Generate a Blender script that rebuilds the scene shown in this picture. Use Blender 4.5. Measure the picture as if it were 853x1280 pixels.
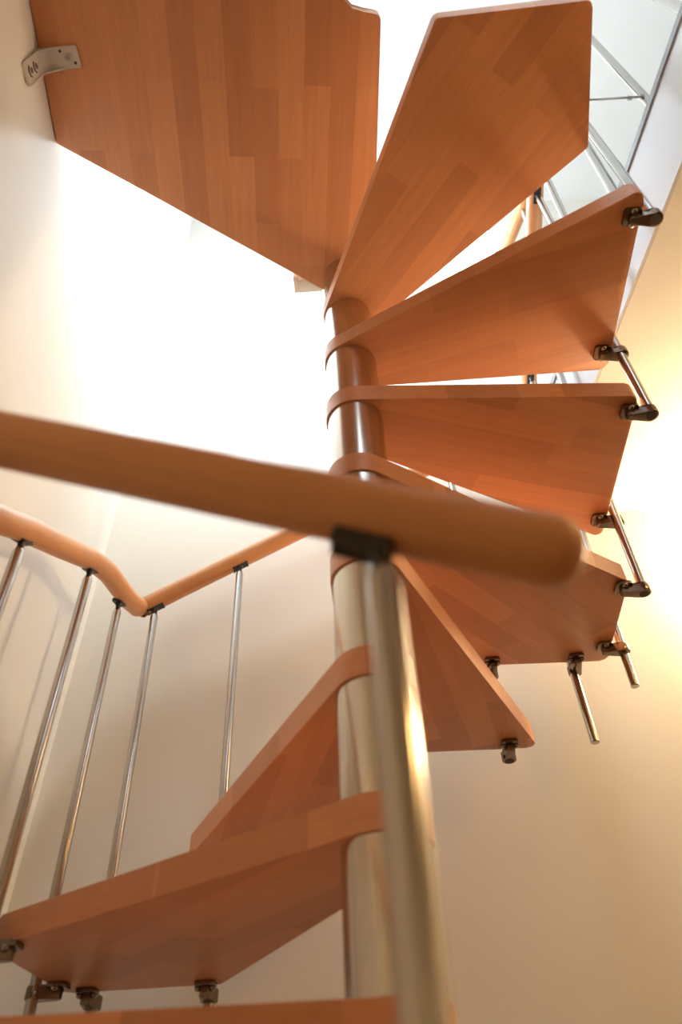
import bpy, bmesh, math, random
from mathutils import Vector, Matrix

for o in list(bpy.data.objects):
    bpy.data.objects.remove(o)
SC = bpy.context.scene
COL = SC.collection
CZ = 0.671                     # height of the camera above the floor

# ------------------------------------------------------------------ camera
cd = bpy.data.cameras.new('camera')
cam = bpy.data.objects.new('camera', cd)
COL.objects.link(cam)
R_ = Vector((0.99689719, 0.07247712, -0.03070927))
U_ = Vector((0.07311874, -0.70817711, 0.70223844))
F_ = Vector((-0.02914862, 0.70230495, 0.71127921))
m = Matrix((R_, U_, -F_)).transposed().to_4x4()
m.translation = Vector((0, -0.90715, CZ))
cam.matrix_world = m
cd.sensor_fit = 'VERTICAL'
cd.sensor_height = 36.0
cd.lens = 36.0 * 900.0 / 1280.0
cd.clip_start = 0.02
cd.dof.use_dof = True
cd.dof.focus_distance = 1.75
cd.dof.aperture_fstop = 2.6
SC.camera = cam

# ------------------------------------------------------------------ world, exposure, added upstairs fill lights
w = bpy.data.worlds.new('world')
SC.world = w
w.use_nodes = True
w.node_tree.nodes['Background'].inputs[0].default_value = (1.0, 0.93, 0.85, 1)
w.node_tree.nodes['Background'].inputs[1].default_value = 0.05
vs = SC.view_settings
vs.view_transform = 'Standard'
vs.look = 'None'
vs.exposure = 0.28
vs.gamma = 1.0
vs.use_curve_mapping = False

def area(name, loc, target, size, power, color):
    l = bpy.data.lights.new(name, 'AREA')
    l.shape = 'SQUARE'; l.size = size; l.energy = power; l.color = color
    o = bpy.data.objects.new(name, l)
    COL.objects.link(o)
    o.location = loc
    o.rotation_euler = (Vector(target) - Vector(loc)).to_track_quat('-Z', 'Y').to_euler()
    return o
GLOBE_UP = 6.0       # emission of the upstairs globe
SCONCE = 112.0         # emission of the warm wall light by the stair
ADDED_PENDANT = 235.0       # emission of the added, unseen globe over the stairwell
HALL = 30.0           # emission of the hall ceiling light
area('added_fill_upstairs', (0.9, -2.2, CZ + 3.2), (-0.3, 0.5, CZ + 2.2), 1.2, 16, (0.72, 0.86, 1.0))  # added cool fill for the upper walls; no window is built here
area('added_fill_overhead', (0.32, 0.42, CZ + 4.03), (0.25, 0.40, CZ), 0.55, 3, (0.74, 0.87, 1.0))  # added soft light from overhead; the ceiling has no skylight

# ------------------------------------------------------------------ materials
def new_mat(name):
    mt = bpy.data.materials.new(name); mt.use_nodes = True
    return mt, mt.node_tree.nodes, mt.node_tree.links, mt.node_tree.nodes['Principled BSDF']

def s2l(c):
    return tuple((v/255/12.92 if v/255 <= .04045 else ((v/255+.055)/1.055)**2.4) for v in c) + (1,)

def wood(name, base, strip=0.058, length=0.42, var=0.5, rough=0.38, strips=True, uv=False):
    mt, N, L, B = new_mat(name)
    tc = N.new('ShaderNodeTexCoord')
    oi = N.new('ShaderNodeObjectInfo')
    add = N.new('ShaderNodeVectorMath'); add.operation = 'ADD'
    mul = N.new('ShaderNodeMath'); mul.operation = 'MULTIPLY'; mul.inputs[1].default_value = 7.3
    L.new(oi.outputs['Random'], mul.inputs[0])
    comb = N.new('ShaderNodeCombineXYZ')
    L.new(mul.outputs[0], comb.inputs[0]); L.new(mul.outputs[0], comb.inputs[1])
    L.new(tc.outputs['UV' if uv else 'Object'], add.inputs[0]); L.new(comb.outputs[0], add.inputs[1])
    dark = tuple(base[i] * (1 - .34*var) if i == 0 else base[i]*(1-.44*var) for i in range(3)) + (1,)
    lite = tuple(min(1, base[i]*(1+.18*var)) for i in range(3)) + (1,)
    # fine grain, long in local X
    mp = N.new('ShaderNodeMapping'); mp.inputs['Scale'].default_value = (3.2, 55, 55)
    L.new(add.outputs[0], mp.inputs['Vector'])
    nz = N.new('ShaderNodeTexNoise'); nz.inputs['Scale'].default_value = 1.6
    nz.inputs['Detail'].default_value = 5; nz.inputs['Roughness'].default_value = .6
    L.new(mp.outputs[0], nz.inputs['Vector'])
    ramp = N.new('ShaderNodeValToRGB')
    ramp.color_ramp.elements[0].position = .3; ramp.color_ramp.elements[1].position = .7
    ramp.color_ramp.elements[0].color = (.94, .92, .9, 1); ramp.color_ramp.elements[1].color = (1.06, 1.06, 1.05, 1)
    L.new(nz.outputs['Fac'], ramp.inputs[0])
    mix = N.new('ShaderNodeMix'); mix.data_type = 'RGBA'; mix.blend_type = 'MULTIPLY'
    mix.inputs[0].default_value = 1.0
    if strips:
        br = N.new('ShaderNodeTexBrick')
        br.offset = .37; br.offset_frequency = 2; br.squash = .72; br.squash_frequency = 3
        br.inputs['Color1'].default_value = dark; br.inputs['Color2'].default_value = lite
        br.inputs['Mortar'].default_value = tuple(v*.8 for v in dark[:3]) + (1,)
        br.inputs['Scale'].default_value = 1.0
        br.inputs['Mortar Size'].default_value = 0.0
        br.inputs['Brick Width'].default_value = length
        br.inputs['Row Height'].default_value = strip
        L.new(add.outputs[0], br.inputs['Vector'])
        L.new(br.outputs['Color'], mix.inputs[6])
    else:
        mix.inputs[6].default_value = tuple(base[:3]) + (1,)
    L.new(ramp.outputs['Color'], mix.inputs[7])
    L.new(mix.outputs[2], B.inputs['Base Color'])
    B.inputs['Roughness'].default_value = rough
    bp = N.new('ShaderNodeBump'); bp.inputs['Strength'].default_value = .04; bp.inputs['Distance'].default_value = .002
    L.new(nz.outputs['Fac'], bp.inputs['Height']); L.new(bp.outputs['Normal'], B.inputs['Normal'])
    return mt

def metal(name, col, rough, brushed=False, metallic=1.0):
    mt, N, L, B = new_mat(name)
    B.inputs['Metallic'].default_value = metallic
    B.inputs['Roughness'].default_value = rough
    tc = N.new('ShaderNodeTexCoord')
    mp = N.new('ShaderNodeMapping'); mp.inputs['Scale'].default_value = (60, 60, 4) if brushed else (30, 30, 30)
    nz = N.new('ShaderNodeTexNoise'); nz.inputs['Scale'].default_value = 3; nz.inputs['Detail'].default_value = 3
    L.new(tc.outputs['Object'], mp.inputs['Vector']); L.new(mp.outputs[0], nz.inputs['Vector'])
    rp = N.new('ShaderNodeValToRGB')
    rp.color_ramp.elements[0].color = tuple(v*.92 for v in col[:3]) + (1,)
    rp.color_ramp.elements[1].color = tuple(min(1, v*1.06) for v in col[:3]) + (1,)
    L.new(nz.outputs['Fac'], rp.inputs[0]); L.new(rp.outputs[0], B.inputs['Base Color'])
    return mt

def plaster(name, col, rough=.85):
    mt, N, L, B = new_mat(name)
    tc = N.new('ShaderNodeTexCoord')
    nz = N.new('ShaderNodeTexNoise'); nz.inputs['Scale'].default_value = 2.2; nz.inputs['Detail'].default_value = 6
    L.new(tc.outputs['Object'], nz.inputs['Vector'])
    rp = N.new('ShaderNodeValToRGB')
    rp.color_ramp.elements[0].position = .3; rp.color_ramp.elements[1].position = .7
    rp.color_ramp.elements[0].color = tuple(v*.97 for v in col[:3]) + (1,)
    rp.color_ramp.elements[1].color = tuple(col[:3]) + (1,)
    L.new(nz.outputs['Fac'], rp.inputs[0]); L.new(rp.outputs[0], B.inputs['Base Color'])
    B.inputs['Roughness'].default_value = rough
    n2 = N.new('ShaderNodeTexNoise'); n2.inputs['Scale'].default_value = 60; n2.inputs['Detail'].default_value = 3
    L.new(tc.outputs['Object'], n2.inputs['Vector'])
    bp = N.new('ShaderNodeBump'); bp.inputs['Strength'].default_value = .05; bp.inputs['Distance'].default_value = .003
    L.new(n2.outputs['Fac'], bp.inputs['Height']); L.new(bp.outputs['Normal'], B.inputs['Normal'])
    return mt

def glow(name, col, strength):
    mt, N, L, B = new_mat(name)
    B.inputs['Base Color'].default_value = (.9, .9, .88, 1)
    B.inputs['Emission Color'].default_value = tuple(col) + (1,)
    B.inputs['Emission Strength'].default_value = strength
    return mt

M_TREAD = wood('beech_treads', (.70, .315, .145), var=.5)
M_RAIL = wood('beech_handrail', s2l((222, 160, 108))[:3], var=.3, strips=False, rough=.42, uv=True)
M_POLE = metal('satin_nickel', (.64, .60, .53), .21, brushed=True)
M_BAL = metal('chrome_steel', (.50, .475, .44), .18, brushed=True)
M_CLAMP = metal('dark_bronze', (.21, .165, .13), .24)
M_SCREW = metal('dark_screw', (.34, .29, .25), .22)
M_BLACK = metal('black_plastic', (.03, .026, .022), .4, metallic=0.0)
M_BRKT = metal('white_painted_steel', (.66, .62, .56), .38, metallic=0.0)
M_BRKT_LIT = metal('lit_painted_steel', (.86, .85, .83), .5, metallic=0.0)  # bracket paint made lighter to stand in for light from upstairs
M_HOLE_SHADE = metal('hole_shade', (.05, .035, .025), .6, metallic=0.0)  # near-black colour paints the shade inside holes and slots
M_WALL = plaster('white_plaster', (.87, .84, .77))
M_WALLU = plaster('white_plaster_upper', (.87, .865, .85))
M_CEIL = plaster('ceiling_paint', (.84, .80, .74))
M_CREAM = plaster('cream_plaster', (.88, .83, .73))
M_SLAB = plaster('slab_edge_paint', (.66, .67, .69))
M_TRIM = metal('grey_trim', (.30, .30, .31), .45, metallic=.3)
M_FLOOR = wood('floor_boards', s2l((100, 62, 38))[:3], strip=.12, length=1.1, var=.3, rough=.45)
M_GLOBE_UP = glow('globe_light', (1.0, .97, .92), GLOBE_UP)
M_ADDED_PENDANT = glow('added_pendant_glow', (.74, .88, 1.0), ADDED_PENDANT)
M_SCONCE = glow('warm_shade', (1.0, .77, .47), SCONCE)
M_HALL = glow('warm_ceiling_glass', (1.0, .57, .19), HALL)

# ------------------------------------------------------------------ helpers
def mesh_obj(name, bm, mat, parent=None, loc=(0, 0, 0), rotz=0.0, smooth=True):
    me = bpy.data.meshes.new(name)
    bmesh.ops.recalc_face_normals(bm, faces=bm.faces)
    bm.to_mesh(me); bm.free()
    me.materials.append(mat)
    if smooth:
        for p in me.polygons: p.use_smooth = True
        me.set_sharp_from_angle(angle=math.radians(38))
    o = bpy.data.objects.new(name, me)
    COL.objects.link(o)
    o.location = loc
    o.rotation_euler = (0, 0, rotz)
    if parent: o.parent = parent
    return o

def tag(o, label=None, cat=None, group=None, kind=None):
    if label: o['label'] = label
    if cat: o['category'] = cat
    if group: o['group'] = group
    if kind: o['kind'] = kind
    return o

def empty(name, loc=(0, 0, 0)):
    o = bpy.data.objects.new(name, None)
    COL.objects.link(o); o.location = loc
    o.empty_display_size = .1
    return o

def prism(bm, pts, z0, z1, bevel=0.0, seg=2):
    lo = [bm.verts.new((x, y, z0)) for x, y in pts]
    hi = [bm.verts.new((x, y, z1)) for x, y in pts]
    n = len(pts)
    f0 = bm.faces.new(lo[::-1]); f1 = bm.faces.new(hi)
    for i in range(n):
        bm.faces.new((lo[i], lo[(i+1) % n], hi[(i+1) % n], hi[i]))
    if bevel:
        es = list(f0.edges) + list(f1.edges)
        bmesh.ops.bevel(bm, geom=es, offset=bevel, segments=seg, affect='EDGES', profile=.5)
    return bm

def box(bm, lo, hi, bevel=0.0, mat=None):
    r = bmesh.ops.create_cube(bm, size=1)
    vs_ = r['verts']
    for v in vs_:
        v.co = Vector([(lo[i] + hi[i])/2 + v.co[i]*(hi[i]-lo[i]) for i in range(3)])
    if bevel:
        es = list({e for v in vs_ for e in v.link_edges})
        bmesh.ops.bevel(bm, geom=es, offset=bevel, segments=2, affect='EDGES', profile=.5)
    return bm

def tube(bm, pts, radii, seg=24, cap=True):
    """round tube through points; radii a number or one per point"""
    pts = [Vector(p) for p in pts]
    n = len(pts)
    if not hasattr(radii, '__len__'): radii = [radii]*n
    tang = []
    for i in range(n):
        a = pts[max(i-1, 0)]; b = pts[min(i+1, n-1)]
        t = (b-a)
        tang.append(t.normalized() if t.length > 1e-9 else Vector((0, 0, 1)))
    ref = Vector((0, 0, 1)) if abs(tang[0].z) < .9 else Vector((1, 0, 0))
    uvl = bm.loops.layers.uv.verify()
    run = [0.0]
    for i in range(1, n): run.append(run[-1] + (pts[i]-pts[i-1]).length)
    rings = []
    for i in range(n):
        t = tang[i]
        u = (ref - t*ref.dot(t)).normalized(); v = t.cross(u)
        ref = u
        rings.append([bm.verts.new(pts[i] + radii[i]*(math.cos(2*math.pi*k/seg)*u + math.sin(2*math.pi*k/seg)*v)) for k in range(seg)])
    for i in range(n-1):
        for k in range(seg):
            fc = bm.faces.new((rings[i][k], rings[i][(k+1) % seg], rings[i+1][(k+1) % seg], rings[i+1][k]))
            for lp, (ii, kk) in zip(fc.loops, ((i, k), (i, k+1), (i+1, k+1), (i+1, k))):
                lp[uvl].uv = (run[ii], kk/seg*.16)
    if cap:
        bm.faces.new(rings[0][::-1]); bm.faces.new(rings[-1])
    return bm

def ball(bm, c, r, sx=1, sy=1, sz=1, u=16, v=10):
    q = bmesh.ops.create_uvsphere(bm, u_segments=u, v_segments=v, radius=r)
    for w_ in q['verts']:
        w_.co = Vector((w_.co.x*sx + c[0], w_.co.y*sy + c[1], w_.co.z*sz + c[2]))
    return bm

def hull(pts):
    P = sorted(set((round(x, 6), round(y, 6)) for x, y in pts))
    def half(P):
        h = []
        for p in P:
            while len(h) > 1 and (h[-1][0]-h[-2][0])*(p[1]-h[-2][1]) - (h[-1][1]-h[-2][1])*(p[0]-h[-2][0]) <= 0: h.pop()
            h.append(p)
        return h
    a = half(P); b = half(P[::-1])
    return a[:-1] + b[:-1]

def rounded(pts, rad, n=6):
    """pts CCW with per-vertex radius (0 keeps it sharp)"""
    out = []
    N = len(pts)
    for i in range(N):
        p = Vector(pts[i]); r = rad[i]
        if r <= 0: out.append(tuple(p)); continue
        a = (Vector(pts[i-1]) - p); b = (Vector(pts[(i+1) % N]) - p)
        la, lb = a.length, b.length
        a.normalize(); b.normalize()
        half = a.angle(b)/2
        d = min(r/math.tan(half), .45*la, .45*lb); rr = d*math.tan(half)
        c = p + (a+b).normalized()*(rr/math.sin(half))
        s = p + a*d - c; e = p + b*d - c
        ang = s.angle_signed(e)
        for k in range(n+1):
            t = -ang*k/n
            out.append((c.x + s.x*math.cos(t) - s.y*math.sin(t), c.y + s.x*math.sin(t) + s.y*math.cos(t)))
    return out

# ------------------------------------------------------------------ stair measures
RISE, Z8, TH = 0.21, 0.1233, 0.0461
POLE_R, NOSE_R = 0.0562, 0.0597
def zb(k): return CZ + Z8 + (8-k)*RISE          # underside of tread k (0 = landing, 8 = lowest in view)

# ------------------------------------------------------------------ structure
def wall_between(name, a, b, z0, z1, t, mat):
    """vertical wall whose visible face runs a->b; thickness t to the right of that direction"""
    a = Vector(a); b = Vector(b); d = (b-a).normalized(); nrm = Vector((d.y, -d.x))
    bm = bmesh.new()
    prism(bm, [tuple(a), tuple(b), tuple(b+nrm*t), tuple(a+nrm*t)], z0, z1)
    return tag(mesh_obj(name, bm, mat, smooth=False), kind='structure')

def lx(y): return -0.6 - 0.151*(y+0.66) - 0.004      # left wall face
def fy(x): return 0.735 + 0.03*x                      # far wall face
def sx(y): return 0.742 - 0.16*(y+0.286)              # edge of the opening on the right
ZS0, ZS1, ZTOP = CZ + 1.60, CZ + 1.852, CZ + 4.05
cx_, cy_ = lx(0.75), fy(lx(0.75))
# left wall below and above the upper floor level
wall_between('wall_left', (lx(-3.2), -3.2), (lx(.9), .9), 0, ZS1+.02, -.25, M_WALL)
wall_between('wall_upper_left', (lx(-3.2)-.012, -3.2), (lx(.9)-.012, .9), ZS1+.02, ZTOP, -.25, M_WALLU)
wall_between('wall_far', (-1.1, fy(-1.1)), (3.2, fy(3.2)), 0, ZTOP, -.2, M_CREAM)
wall_between('wall_right', (2.9, -3.2), (2.9, 1.1), 0, ZTOP, .2, M_WALL)
wall_between('wall_near', (-1.2, -3.0), (3.1, -3.0), 0, ZTOP, .2, M_WALL)
bm = bmesh.new(); box(bm, (-1.2, -3.2, -.1), (3.1, 1.1, 0))
tag(mesh_obj('floor', bm, M_FLOOR, smooth=False), kind='structure')
bm = bmesh.new(); box(bm, (-1.3, -3.2, ZTOP), (3.1, 1.1, ZTOP+.1))
tag(mesh_obj('ceiling_upper', bm, M_WALLU, smooth=False), kind='structure')
# lower ceiling = slab of the upper floor, with the stair opening cut out of it
bm = bmesh.new()
prism(bm, [(sx(-1.02), -1.02), (-.549, -1.02), (-.25, -2.99), (2.89, -2.99), (2.89, fy(2.89)), (sx(.75), fy(sx(.75)))], ZS0, ZS1)
tag(mesh_obj('ceiling', bm, M_CEIL, smooth=False), kind='structure')
# painted face and thin grey metal trim along the edge of the opening
bm = bmesh.new()
prism(bm, [(sx(-1.0)-.008, -1.0), (sx(-1.0)-.001, -1.0), (sx(.7)-.001, .7), (sx(.7)-.008, .7)], ZS0, ZS1-.016)
tag(mesh_obj('trim_1', bm, M_SLAB, smooth=False), kind='structure')
bm = bmesh.new()
prism(bm, [(sx(-1.0)-.014, -1.0), (sx(-1.0)+.03, -1.0), (sx(.7)+.03, .7), (sx(.7)-.014, .7)], ZS1-.016, ZS1+.004)
tag(mesh_obj('trim_2', bm, M_TRIM, smooth=False), kind='structure')

# ------------------------------------------------------------------ central pole
pole = tag(empty('stair_pole', (0, 0, 0)), 'thick round nickel centre pole carrying all the wooden treads', 'pole')
tops = [0.0] + [zb(k) + TH for k in range(8, -1, -1)]
bots = [zb(k) for k in range(8, -1, -1)] + [zb(0) + TH + .09]
for z0, z1 in zip(tops, bots):
    bm = bmesh.new()
    h = z1 - z0
    tube(bm, [(0, 0, 0), (0, 0, .0015), (0, 0, h-.0015), (0, 0, h)], [POLE_R-.0015, POLE_R, POLE_R, POLE_R-.0015], seg=72)
    mesh_obj('column_sleeve', bm, M_POLE, pole, loc=(0, 0, z0))
# ------------------------------------------------------------------ treads
def clamp_parts(parent, p, nrm, through=False, z=0.0):
    """baluster clamp: lug screwed under the tread with an eye for the baluster outside the edge.
    p = baluster axis (plan), nrm = outward edge normal, in the parent's local frame"""
    nx, ny = nrm
    ang = math.atan2(ny, nx)
    root_loc = (p[0], p[1], z)
    bm = bmesh.new()
    pts = []
    for k in range(13):
        a = -math.pi/2 + math.pi*k/12
        pts.append((.0160*math.cos(a), .0160*math.sin(a)))
    pts += [(-.010, .0095), (-.042, .0095), (-.047, .006), (-.047, -.006), (-.042, -.0095), (-.010, -.0095)]
    prism(bm, pts, -.025, -.003, bevel=.003, seg=2)
    c = mesh_obj('baluster_clamp', bm, M_CLAMP, parent, loc=root_loc, rotz=ang)
    bm = bmesh.new()
    prism(bm, rounded([(-.056, -.018), (-.022, -.018), (-.022, .018), (-.056, .018)], [.006]*4), -.008, 0, bevel=.0015)
    mesh_obj('mounting_plate', bm, M_CLAMP, c)
    for s in (-1, 1):
        bm = bmesh.new(); ball(bm, (0, 0, 0), .0068, sz=.8)
        mesh_obj('screw', bm, M_SCREW, c, loc=(-.038, s*.0132, -.0095))
    bm = bmesh.new(); ball(bm, (0, 0, 0), .004)
    mesh_obj('set_screw', bm, M_SCREW, c, loc=(-.006, .0128, -.017))
    if not through:      # dark disc painting the shade inside the eye's open lower end
        bm = bmesh.new(); tube(bm, [(0, 0, -.0258), (0, 0, -.020)], [.0105, .0105], seg=20)
        mesh_obj('socket', bm, M_HOLE_SHADE, c)

def tread(k, corners, label, rad=.016, clamps=(), grain=None):
    """corners = outer plan corners; outline is the hull of these and the round nose about the pole"""
    rs = {}
    circ = [(NOSE_R*math.cos(2*math.pi*i/64), NOSE_R*math.sin(2*math.pi*i/64)) for i in range(64)]
    H = hull(circ + [tuple(c) for c in corners])
    cs = [tuple(round(v, 6) for v in c) for c in corners]
    out = rounded(H, [rad if h in cs else 0 for h in H])
    c = sum((Vector(q) for q in corners), Vector((0, 0)))/len(corners)
    ang = math.atan2(c.y, c.x) if grain is None else grain
    ca, sa = math.cos(-ang), math.sin(-ang)
    loc = [(x*ca - y*sa, x*sa + y*ca) for x, y in out]
    bm = bmesh.new()
    prism(bm, loc, 0, TH, bevel=.0035, seg=3)
    o = mesh_obj('stair_tread', bm, M_TREAD, None, loc=(0, 0, zb(k)), rotz=ang)
    tag(o, label, 'stair tread', 'wooden spiral stair treads')
    for (px, py, nx, ny, thr) in clamps:
        q = (px*ca - py*sa, px*sa + py*ca); nn = (nx*ca - ny*sa, nx*sa + ny*ca)
        clamp_parts(o, q, nn, thr)
    return o

BX = .603; BY = .622
tread(8, [(-.579, .345), (-.585, -.064)], 'lowest wooden tread, only its front edge showing along the bottom of the photo',
      clamps=[(-.612, .02, -1, 0, True)])
tread(7, [(-.317, .597), (-.605, .603), (-.622, .31)], 'dark wooden corner tread at lower left with four balusters clamped to it',
      clamps=[(-.618, .285, -1, 0, True), (-.630, .53, -1, 0, True), (-.556, .620, 0, 1, True), (-.340, .613, 0, 1, False)])
tread(6, [(.012, .585), (-.407, .584)], 'dark reddish wooden tread pointing left behind the corner tread at lower left')
tread(5, [(.352, .612), (-.06, .592)], 'wedge-shaped wooden tread just right of the pole with one clamp at its lower edge',
      clamps=[(.283, .616, 0, 1, False)])
tread(4, [(.553, .313), (.563, .613), (.25, .596)], 'wooden corner tread right of the pole partly hidden by the blurred handrail end',
      clamps=[(.581, .326, 1, 0, False), (.582, .545, 1, 0, True), (.483, .624, 0, 1, True), (.283, .616, 0, 1, True)])
tread(3, [(.571, -.014), (.573, .406)], 'level wooden tread in mid-height right of the pole, two clamps on its outer end',
      clamps=[(.596, .020, 1, 0, False), (.591, .334, 1, 0, True)])
tread(2, [(.583, -.345), (.583, .063)], 'wooden tread with a clamp at its raised upper right corner, above the level tread',
      clamps=[(.603, -.290, 1, 0, False), (.600, .014, 1, 0, True)])
tread(1, [(.204, -.604), (.494, -.610), (.528, -.351)], 'large wooden tread fanning up to the top edge right of the landing, without clamps', rad=.012)

# landing: big board at the top against the left wall
LW = [(-.550, -.985), (.03, -.985), (.03, -.640), (.037, -.612), (.055, -.592), (.080, -.584), (.116, -.580)]
circ = [(NOSE_R*math.cos(a), NOSE_R*math.sin(a)) for a in [math.radians(-8 + i*(300.0/40)) for i in range(0, 22)]]
land = LW + [(.093, -.25)] + circ[:] + [(-.643, -.388), (-.602, -.66)]
rad = [0]*len(land)
rad[6] = .012
out = rounded(land, rad)
ga = math.radians(97)
ca, sa = math.cos(-ga), math.sin(-ga)
bm = bmesh.new(); prism(bm, [(x*ca - y*sa, x*sa + y*ca) for x, y in out], 0, TH, bevel=.003, seg=2)
landing = mesh_obj('stair_landing', bm, M_TREAD, None, loc=(0, 0, zb(0)), rotz=ga)
tag(landing, 'broad wooden landing board filling the top left, fixed to the left wall with a bracket', 'stair landing')

# ------------------------------------------------------------------ wall bracket under the landing
def wall_bracket():
    o = tag(empty('wall_bracket', (-.600, -.556, zb(0))), 'white painted steel angle bracket joining left wall and landing underside', 'bracket')
    wx = lx(-.556) + .600
    # one bent plate: profile in x-z extruded in y
    prof = [(.066, 0), (.066, -.006), (.018, -.006), (.004, -.010), (wx+.010, -.024), (wx+.007, -.040), (wx+.007, -.125), (wx+.001, -.125), (wx+.001, -.004), (wx+.004, 0)]
    bm = bmesh.new()
    a = [bm.verts.new((x, -.021, z)) for x, z in prof]; b = [bm.verts.new((x, .021, z)) for x, z in prof]
    n = len(prof)
    bm.faces.new(a); bm.faces.new(b[::-1])
    for i in range(n): bm.faces.new((a[i], b[i], b[(i+1) % n], a[(i+1) % n]))
    bmesh.ops.bevel(bm, geom=[e for e in bm.edges], offset=.0012, segments=2, affect='EDGES')
    mesh_obj('angle_plate', bm, M_BRKT, o)
    for s in (-1, 1):
        bm = bmesh.new()
        prof2 = [(.030, -.006), (wx+.012, -.030), (wx+.007, -.120), (wx+.007, -.004)]
        a = [bm.verts.new((x, s*.0205-.0012, z)) for x, z in prof2]; b = [bm.verts.new((x, s*.0205+.0012, z)) for x, z in prof2]
        bm.faces.new(a); bm.faces.new(b[::-1])
        for i in range(4): bm.faces.new((a[i], b[i], b[(i+1) % 4], a[(i+1) % 4]))
        mesh_obj('side_rib', bm, M_BRKT, o)
    bm = bmesh.new(); tube(bm, [(0, 0, 0), (0, 0, -.003), (0, 0, -.0045)], [.0085, .0085, .006], seg=24)
    wsh = mesh_obj('washer', bm, M_BRKT, o, loc=(.044, 0, -.006))
    bm = bmesh.new(); tube(bm, [(0, 0, 0), (0, 0, -.004)], [.0045, .0035], seg=12)
    mesh_obj('screw', bm, M_SCREW, wsh, loc=(0, 0, -.0035))
    for x, y in ((.056, .011), (.030, -.013)):
        bm = bmesh.new(); tube(bm, [(0, 0, .001), (0, 0, -.0006)], [.003, .003], seg=14)
        mesh_obj('screw_hole', bm, M_HOLE_SHADE, o, loc=(x, y, -.006))
    for z in (-.060, -.095):     # slotted fixings in the wall leg
        bm = bmesh.new()
        pts = [(wx+.0075, .010*math.cos(t), z + .012*math.sin(t)) for t in [math.radians(200 + 140*i/10) for i in range(11)]]
        tube(bm, pts, .0016, seg=8)
        mesh_obj('slot', bm, M_HOLE_SHADE, o)
        bm = bmesh.new(); ball(bm, (0, 0, 0), .006, sx=.5)
        mesh_obj('screw', bm, M_SCREW, o, loc=(wx+.008, 0, z+.004))
wall_bracket()

# small pale bracket beyond the landing edge beside the pole
eb = tag(empty('pole_bracket', (-.098, .022, zb(0)+.006)), 'small pale steel bracket peeping past the landing edge just left of the pole top', 'bracket')
bm = bmesh.new(); box(bm, (-.030, -.024, 0), (.036, .014, .030), bevel=.002); mesh_obj('bracket_body', bm, M_BRKT_LIT, eb, smooth=True)
bm = bmesh.new(); box(bm, (-.040, -.030, -.002), (-.030, .012, .034), bevel=.0015); mesh_obj('flange', bm, M_BRKT_LIT, eb)

# ------------------------------------------------------------------ handrail
RR = .0252
ZF = lambda z: CZ + z
rail = tag(empty('stair_handrail', (0, 0, 0)), 'round beech handrail winding from the blurred foreground end along left and far walls', 'handrail')

def smooth_path(pts, n=8):
    P = [Vector(p) for p in pts]
    out = []
    for i in range(len(P)-1):
        p0, p1, p2, p3 = P[max(i-1, 0)], P[i], P[i+1], P[min(i+2, len(P)-1)]
        for k in range(n):
            t = k/n
            out.append(.5*((2*p1) + (-p0+p2)*t + (2*p0-5*p1+4*p2-p3)*t*t + (-p0+3*p1-3*p2+p3)*t**3))
    out.append(P[-1])
    return out

def section(pts, name='rail_section', r=RR, n=8, endcaps=(False, False)):
    pth = smooth_path(pts, n)
    rad_ = [r]*len(pth)
    if endcaps[0]:
        d = (pth[0]-pth[1]).normalized()
        ex = [pth[0] + d*r*.9*math.sin(a) for a in [math.radians(x) for x in (88, 70, 50, 25)]]
        pth = ex + pth; rad_ = [r*math.cos(math.radians(x))**.8 for x in (88, 70, 50, 25)] + rad_
    bm = bmesh.new()
    tube(bm, pth, rad_, seg=32)
    return mesh_obj(name, bm, M_RAIL, rail)

# foreground piece: blurred end at the right, climbing to the near left corner
section([(.122, -.545, ZF(.316)), (-.313, -.530, ZF(.504)), (-.50, -.528, ZF(.585)), (-.585, -.50, ZF(.63)), (-.618, -.42, ZF(.675)), (-.62, -.30, ZF(.745)), (-.62, -.075, ZF(.886)), (-.62, .0, ZF(.936)), (-.62, .14, ZF(1.020)), (-.62, .26, ZF(1.094))], endcaps=(True, False))
section([(-.62, .26, ZF(1.094)), (-.62, .366, ZF(1.144)), (-.622, .469, ZF(1.173)), (-.624, .540, ZF(1.196)), (-.622, .588, ZF(1.214))], 'corner_elbow', n=10)
bm = bmesh.new(); ball(bm, (-.622, .596, ZF(1.217)), RR*1.04, u=28, v=18); mesh_obj('corner_elbow', bm, M_RAIL, rail)
section([(-.612, .618, ZF(1.228)), (-.59, .62, ZF(1.248)), (-.364, .62, ZF(1.380)), (-.211, .62, ZF(1.468)), (.17, .62, ZF(1.690)), (.45, .62, ZF(1.86)), (.565, .615, ZF(1.94))])
section([(.565, .615, ZF(1.94)), (.60, .57, ZF(2.00)), (.60, .50, ZF(2.06)), (.60, .066, ZF(2.212)), (.60, -.20, ZF(2.30)), (.60, -.33, ZF(2.36))])

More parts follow.
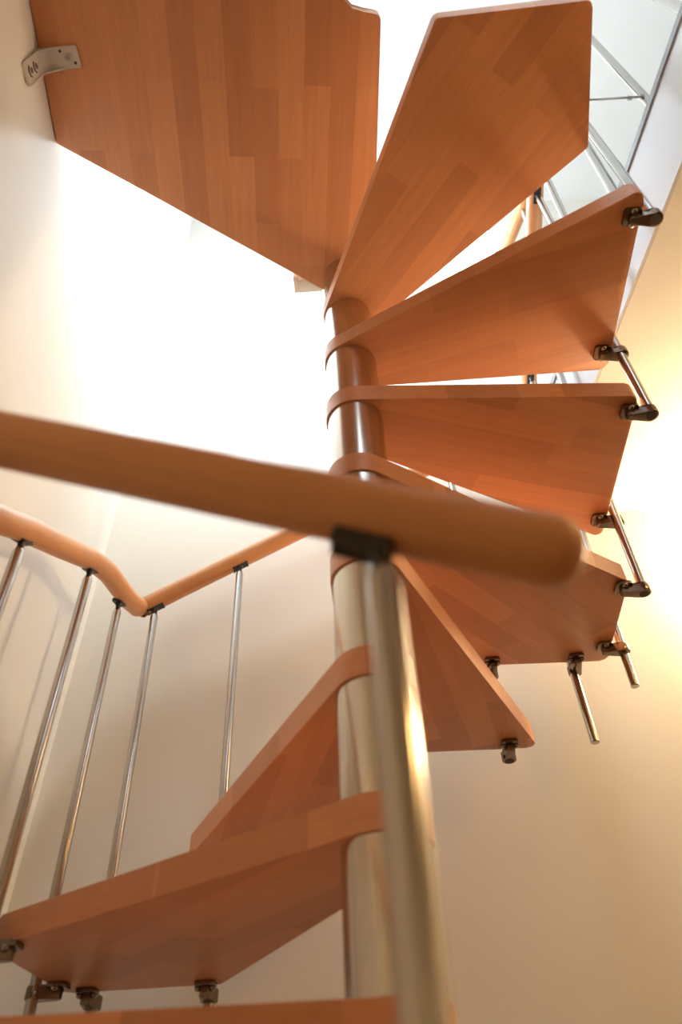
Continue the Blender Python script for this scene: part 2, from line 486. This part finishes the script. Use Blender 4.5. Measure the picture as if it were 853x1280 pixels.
# ------------------------------------------------------------------ balusters
def baluster(a, b, label, r=.0102, rail_dir=None, cap=True, group='steel balusters of the stair railing', name='stair_baluster', mat=None, capz=.018, s=1.0, sh=0.0):
    """rod from a (bottom) to b (top); with a dark connector under the rail"""
    a = Vector(a); b = Vector(b); d = b-a
    L = d.length; dn = d.normalized()
    bm = bmesh.new()
    e = .0012
    tube(bm, [(0, 0, 0), dn*e, dn*(L-.012), dn*(L-.004), dn*L] if cap else [(0, 0, 0), dn*e, dn*(L-e), dn*L],
         [r-e, r, r, r*.78, r*.6] if cap else [r-e, r, r, r-e], seg=28)
    o = mesh_obj(name, bm, mat or M_BAL, None, loc=a)
    tag(o, label, 'baluster', group)
    if cap:
        bm = bmesh.new()
        tube(bm, [dn*(L-.001), dn*(L+capz*.5), dn*(L+capz)], [r*.55, r*.62, r*.9], seg=20)
        c = mesh_obj('rail_connector', bm, M_BLACK, o)
        if rail_dir:
            rd = Vector(rail_dir).normalized()
            bm = bmesh.new()
            side = rd.cross(Vector((0, 0, 1))).normalized(); up = side.cross(rd)
            q = bmesh.ops.create_cube(bm, size=1)['verts']
            for v in q:
                v.co = dn*(L+capz) + rd*(v.co.x*.042*s + sh) + side*v.co.y*.017*s + up*v.co.z*(.007 if s == 1.0 else .013)
            bmesh.ops.bevel(bm, geom=list(bm.edges), offset=.002, segments=2, affect='EDGES')
            mesh_obj('saddle_plate', bm, M_BLACK, c)
    return o

def under(x, y, z):     # a baluster top just below a rail axis point
    return (x, y, z - RR*1.13 - .018)

LD = (0, 1, .48); FD = (1, 0, .57)
baluster((-.612, .020, zb(8)-.04), under(-.620, .008, ZF(.942)), 'leftmost long steel baluster, running off the left edge of the photo', rail_dir=LD)
baluster((-.618, .285, zb(7)-.04), under(-.620, .283, ZF(1.108)), 'second steel baluster from the left, ending at the corner tread', rail_dir=LD)
baluster((-.630, .530, zb(7)-.17), under(-.632, .498, ZF(1.184)), 'third steel baluster from the left, just left of the handrail corner', rail_dir=(0, 1, .3))
baluster((-.556, .620, zb(7)-.17), under(-.580, .620, ZF(1.256)), 'fourth steel baluster from the left, just right of the handrail corner', rail_dir=FD)
baluster((-.340, .613, zb(7)-.04), under(-.357, .620, ZF(1.386)), 'lone steel baluster under the far handrail, left of the pole', rail_dir=FD)
baluster((.283, .616, zb(5)-.0245), under(.283, .622, ZF(1.757)), 'steel baluster mostly hidden behind the wedge-shaped tread right of the pole', rail_dir=FD)
baluster((.481, .624, ZF(.762)), under(.472, .622, ZF(1.873)), 'steel baluster ending free below the corner tread, the left of two loose ends', rail_dir=FD)
baluster((.584, .555, ZF(.855)), under(.598, .520, ZF(2.045)), 'steel baluster ending free below the corner tread, the right of two loose ends', rail_dir=(0, -1, .34))
baluster((.583, .328, zb(4)-.0245), under(.600, .300, ZF(2.130)), 'steel baluster linking the level tread with the corner tread below', rail_dir=(0, -1, .34))
baluster((.597, .018, zb(3)-.0245), under(.600, -.010, ZF(2.236)), 'steel baluster linking the two treads on the right above mid-height', rail_dir=(0, -1, .34))
baluster((.603, -.290, zb(2)-.0245), under(.600, -.330, ZF(2.360)), 'steel baluster rising from the clamp at the raised upper right corner', rail_dir=(0, -1, .34))
baluster((.560, -.085, zb(2)+TH), under(.598, -.10, ZF(2.265)), 'thin bright steel baluster seen through the gap above the upper right tread', rail_dir=(0, -1, .34))
baluster((.578, -.268, zb(2)+TH), under(.612, -.302, ZF(2.345)), 'second bright baluster close beside the one at the raised upper right corner', rail_dir=(0, -1, .34))

# upper floor railing along the opening: posts, thin rod, guard rail
G = 'steel posts of the upper floor railing'
p1 = baluster((sx(-.332)+.012, -.332, ZS1+.004), (.724, -.400, ZF(2.60)), 'bright steel post crossing the thin rod above the white slab edge', r=.0105, cap=False, group=G, name='guard_post')
p2 = baluster((sx(-.518)+.012, -.520, ZS1+.004), (.915, -.455, ZF(2.60)), 'steel post cut off by the top right corner of the photo', r=.0125, cap=False, group=G, name='guard_post')
rod = tag(empty('tie_rod', (.735, -.343, ZF(1.92))), 'thin horizontal steel rod with end collars crossing the bright post at upper right', 'rod')
bm = bmesh.new(); tube(bm, [(.016, 0, 0), (-.255, -.008, 0)], .0032, seg=14); mesh_obj('rod', bm, M_BAL, rod)
for x in (.014, -.016):
    bm = bmesh.new(); tube(bm, [(x-.004, 0, 0), (x+.004, 0, 0)], [.0062, .0062], seg=16); mesh_obj('collar', bm, M_BAL, rod)
# short guard rail with its own post seen through the gap
gr = tag(empty('guard_rail', (0, 0, 0)), 'short pale wooden guard rail, the left of two rails in the upper gap', 'handrail')
bm = bmesh.new()
tube(bm, smooth_path([(.745, .16, ZF(2.90)), (.722, .30, ZF(2.86)), (.700, .36, ZF(2.85)), (.655, .50, ZF(2.84)), (.640, .60, ZF(2.83))]), .024, seg=28)
mesh_obj('rail_section', bm, M_RAIL, gr)
bm = bmesh.new(); tube(bm, [(sx(.30)+.022, .315, ZS1+.004), (.722, .300, ZF(2.84))], .0105, seg=20); mesh_obj('post', bm, M_BAL, gr)

# ------------------------------------------------------------------ foreground posts under the blurred rail
def rail_front(x):      # rail axis height and depth on the foreground piece
    t = (.118 - x)/(.118+.313)
    return (-.545 + t*.015, .318 + t*(.504-.318))
y_, z_ = rail_front(.011)
baluster((.011, y_, 0), (.011, y_, ZF(z_) - RR*1.09 - .022), 'blurred steel post in the foreground in front of the centre pole', rail_dir=(-1, 0, .43), r=.0118, s=.9, sh=.014)
y_, z_ = rail_front(-.322)
baluster((-.322, y_, 0), (-.322, y_, ZF(z_) - RR*1.09 - .022), 'blurred steel post under the foreground rail at the left photo edge, only its connector showing', rail_dir=(-1, 0, .43), r=.0118, s=.9, sh=.014)

# ------------------------------------------------------------------ lamps
gl = tag(empty('globe_lamp', (.612, .655, ZF(3.28))), 'glaring round upstairs lamp glimpsed through the gap between two upper treads', 'lamp')
bm = bmesh.new(); ball(bm, (0, 0, 0), .105, u=32, v=20); mesh_obj('glass_globe', bm, M_GLOBE_UP, gl)
bm = bmesh.new(); tube(bm, [(0, fy(.612)-.655, 0), (0, .05, 0)], [.05, .045], seg=28); mesh_obj('wall_mount', bm, M_BRKT, gl)

pl_ = tag(empty('added_pendant', (-.21, .31, ZF(2.70))), 'added unseen globe light over the stairwell, hidden behind the landing board', 'lamp')  # added out of sight to light the left wall and cast the landing's shadow
bm = bmesh.new(); ball(bm, (0, 0, 0), .07, u=32, v=20); mesh_obj('glass_globe', bm, M_ADDED_PENDANT, pl_)
bm = bmesh.new(); tube(bm, [(0, 0, .09), (0, 0, 1.30)], .004, seg=10); mesh_obj('cord', bm, M_BLACK, pl_)
bm = bmesh.new(); tube(bm, [(0, 0, .06), (0, 0, .10), (0, 0, .12)], [.03, .028, .012], seg=24); mesh_obj('lamp_holder', bm, M_BRKT, pl_)

sc_ = tag(empty('wall_sconce', (1.19, .655, ZF(1.27))), 'warm wall light on the far wall beyond the right edge of the photo', 'lamp')
bm = bmesh.new(); ball(bm, (0, 0, 0), .075, sz=1.2, u=28, v=18); mesh_obj('shade', bm, M_SCONCE, sc_)
bm = bmesh.new(); tube(bm, [(0, fy(1.19)-.655, -.05), (0, .0, -.05), (0, 0, -.07)], [.03, .03, .03], seg=24); mesh_obj('wall_mount', bm, M_BRKT, sc_)

hl = tag(empty('ceiling_lamp', (1.7, -.75, ZS0)), 'round warm ceiling lamp in the hall beyond the right edge of the photo', 'lamp')
bm = bmesh.new(); ball(bm, (0, 0, -.05), .16, sz=.45, u=32, v=16); mesh_obj('glass_shade', bm, M_HALL, hl)
bm = bmesh.new(); tube(bm, [(0, 0, 0), (0, 0, -.03)], [.17, .165], seg=32); mesh_obj('ceiling_plate', bm, M_BRKT, hl)
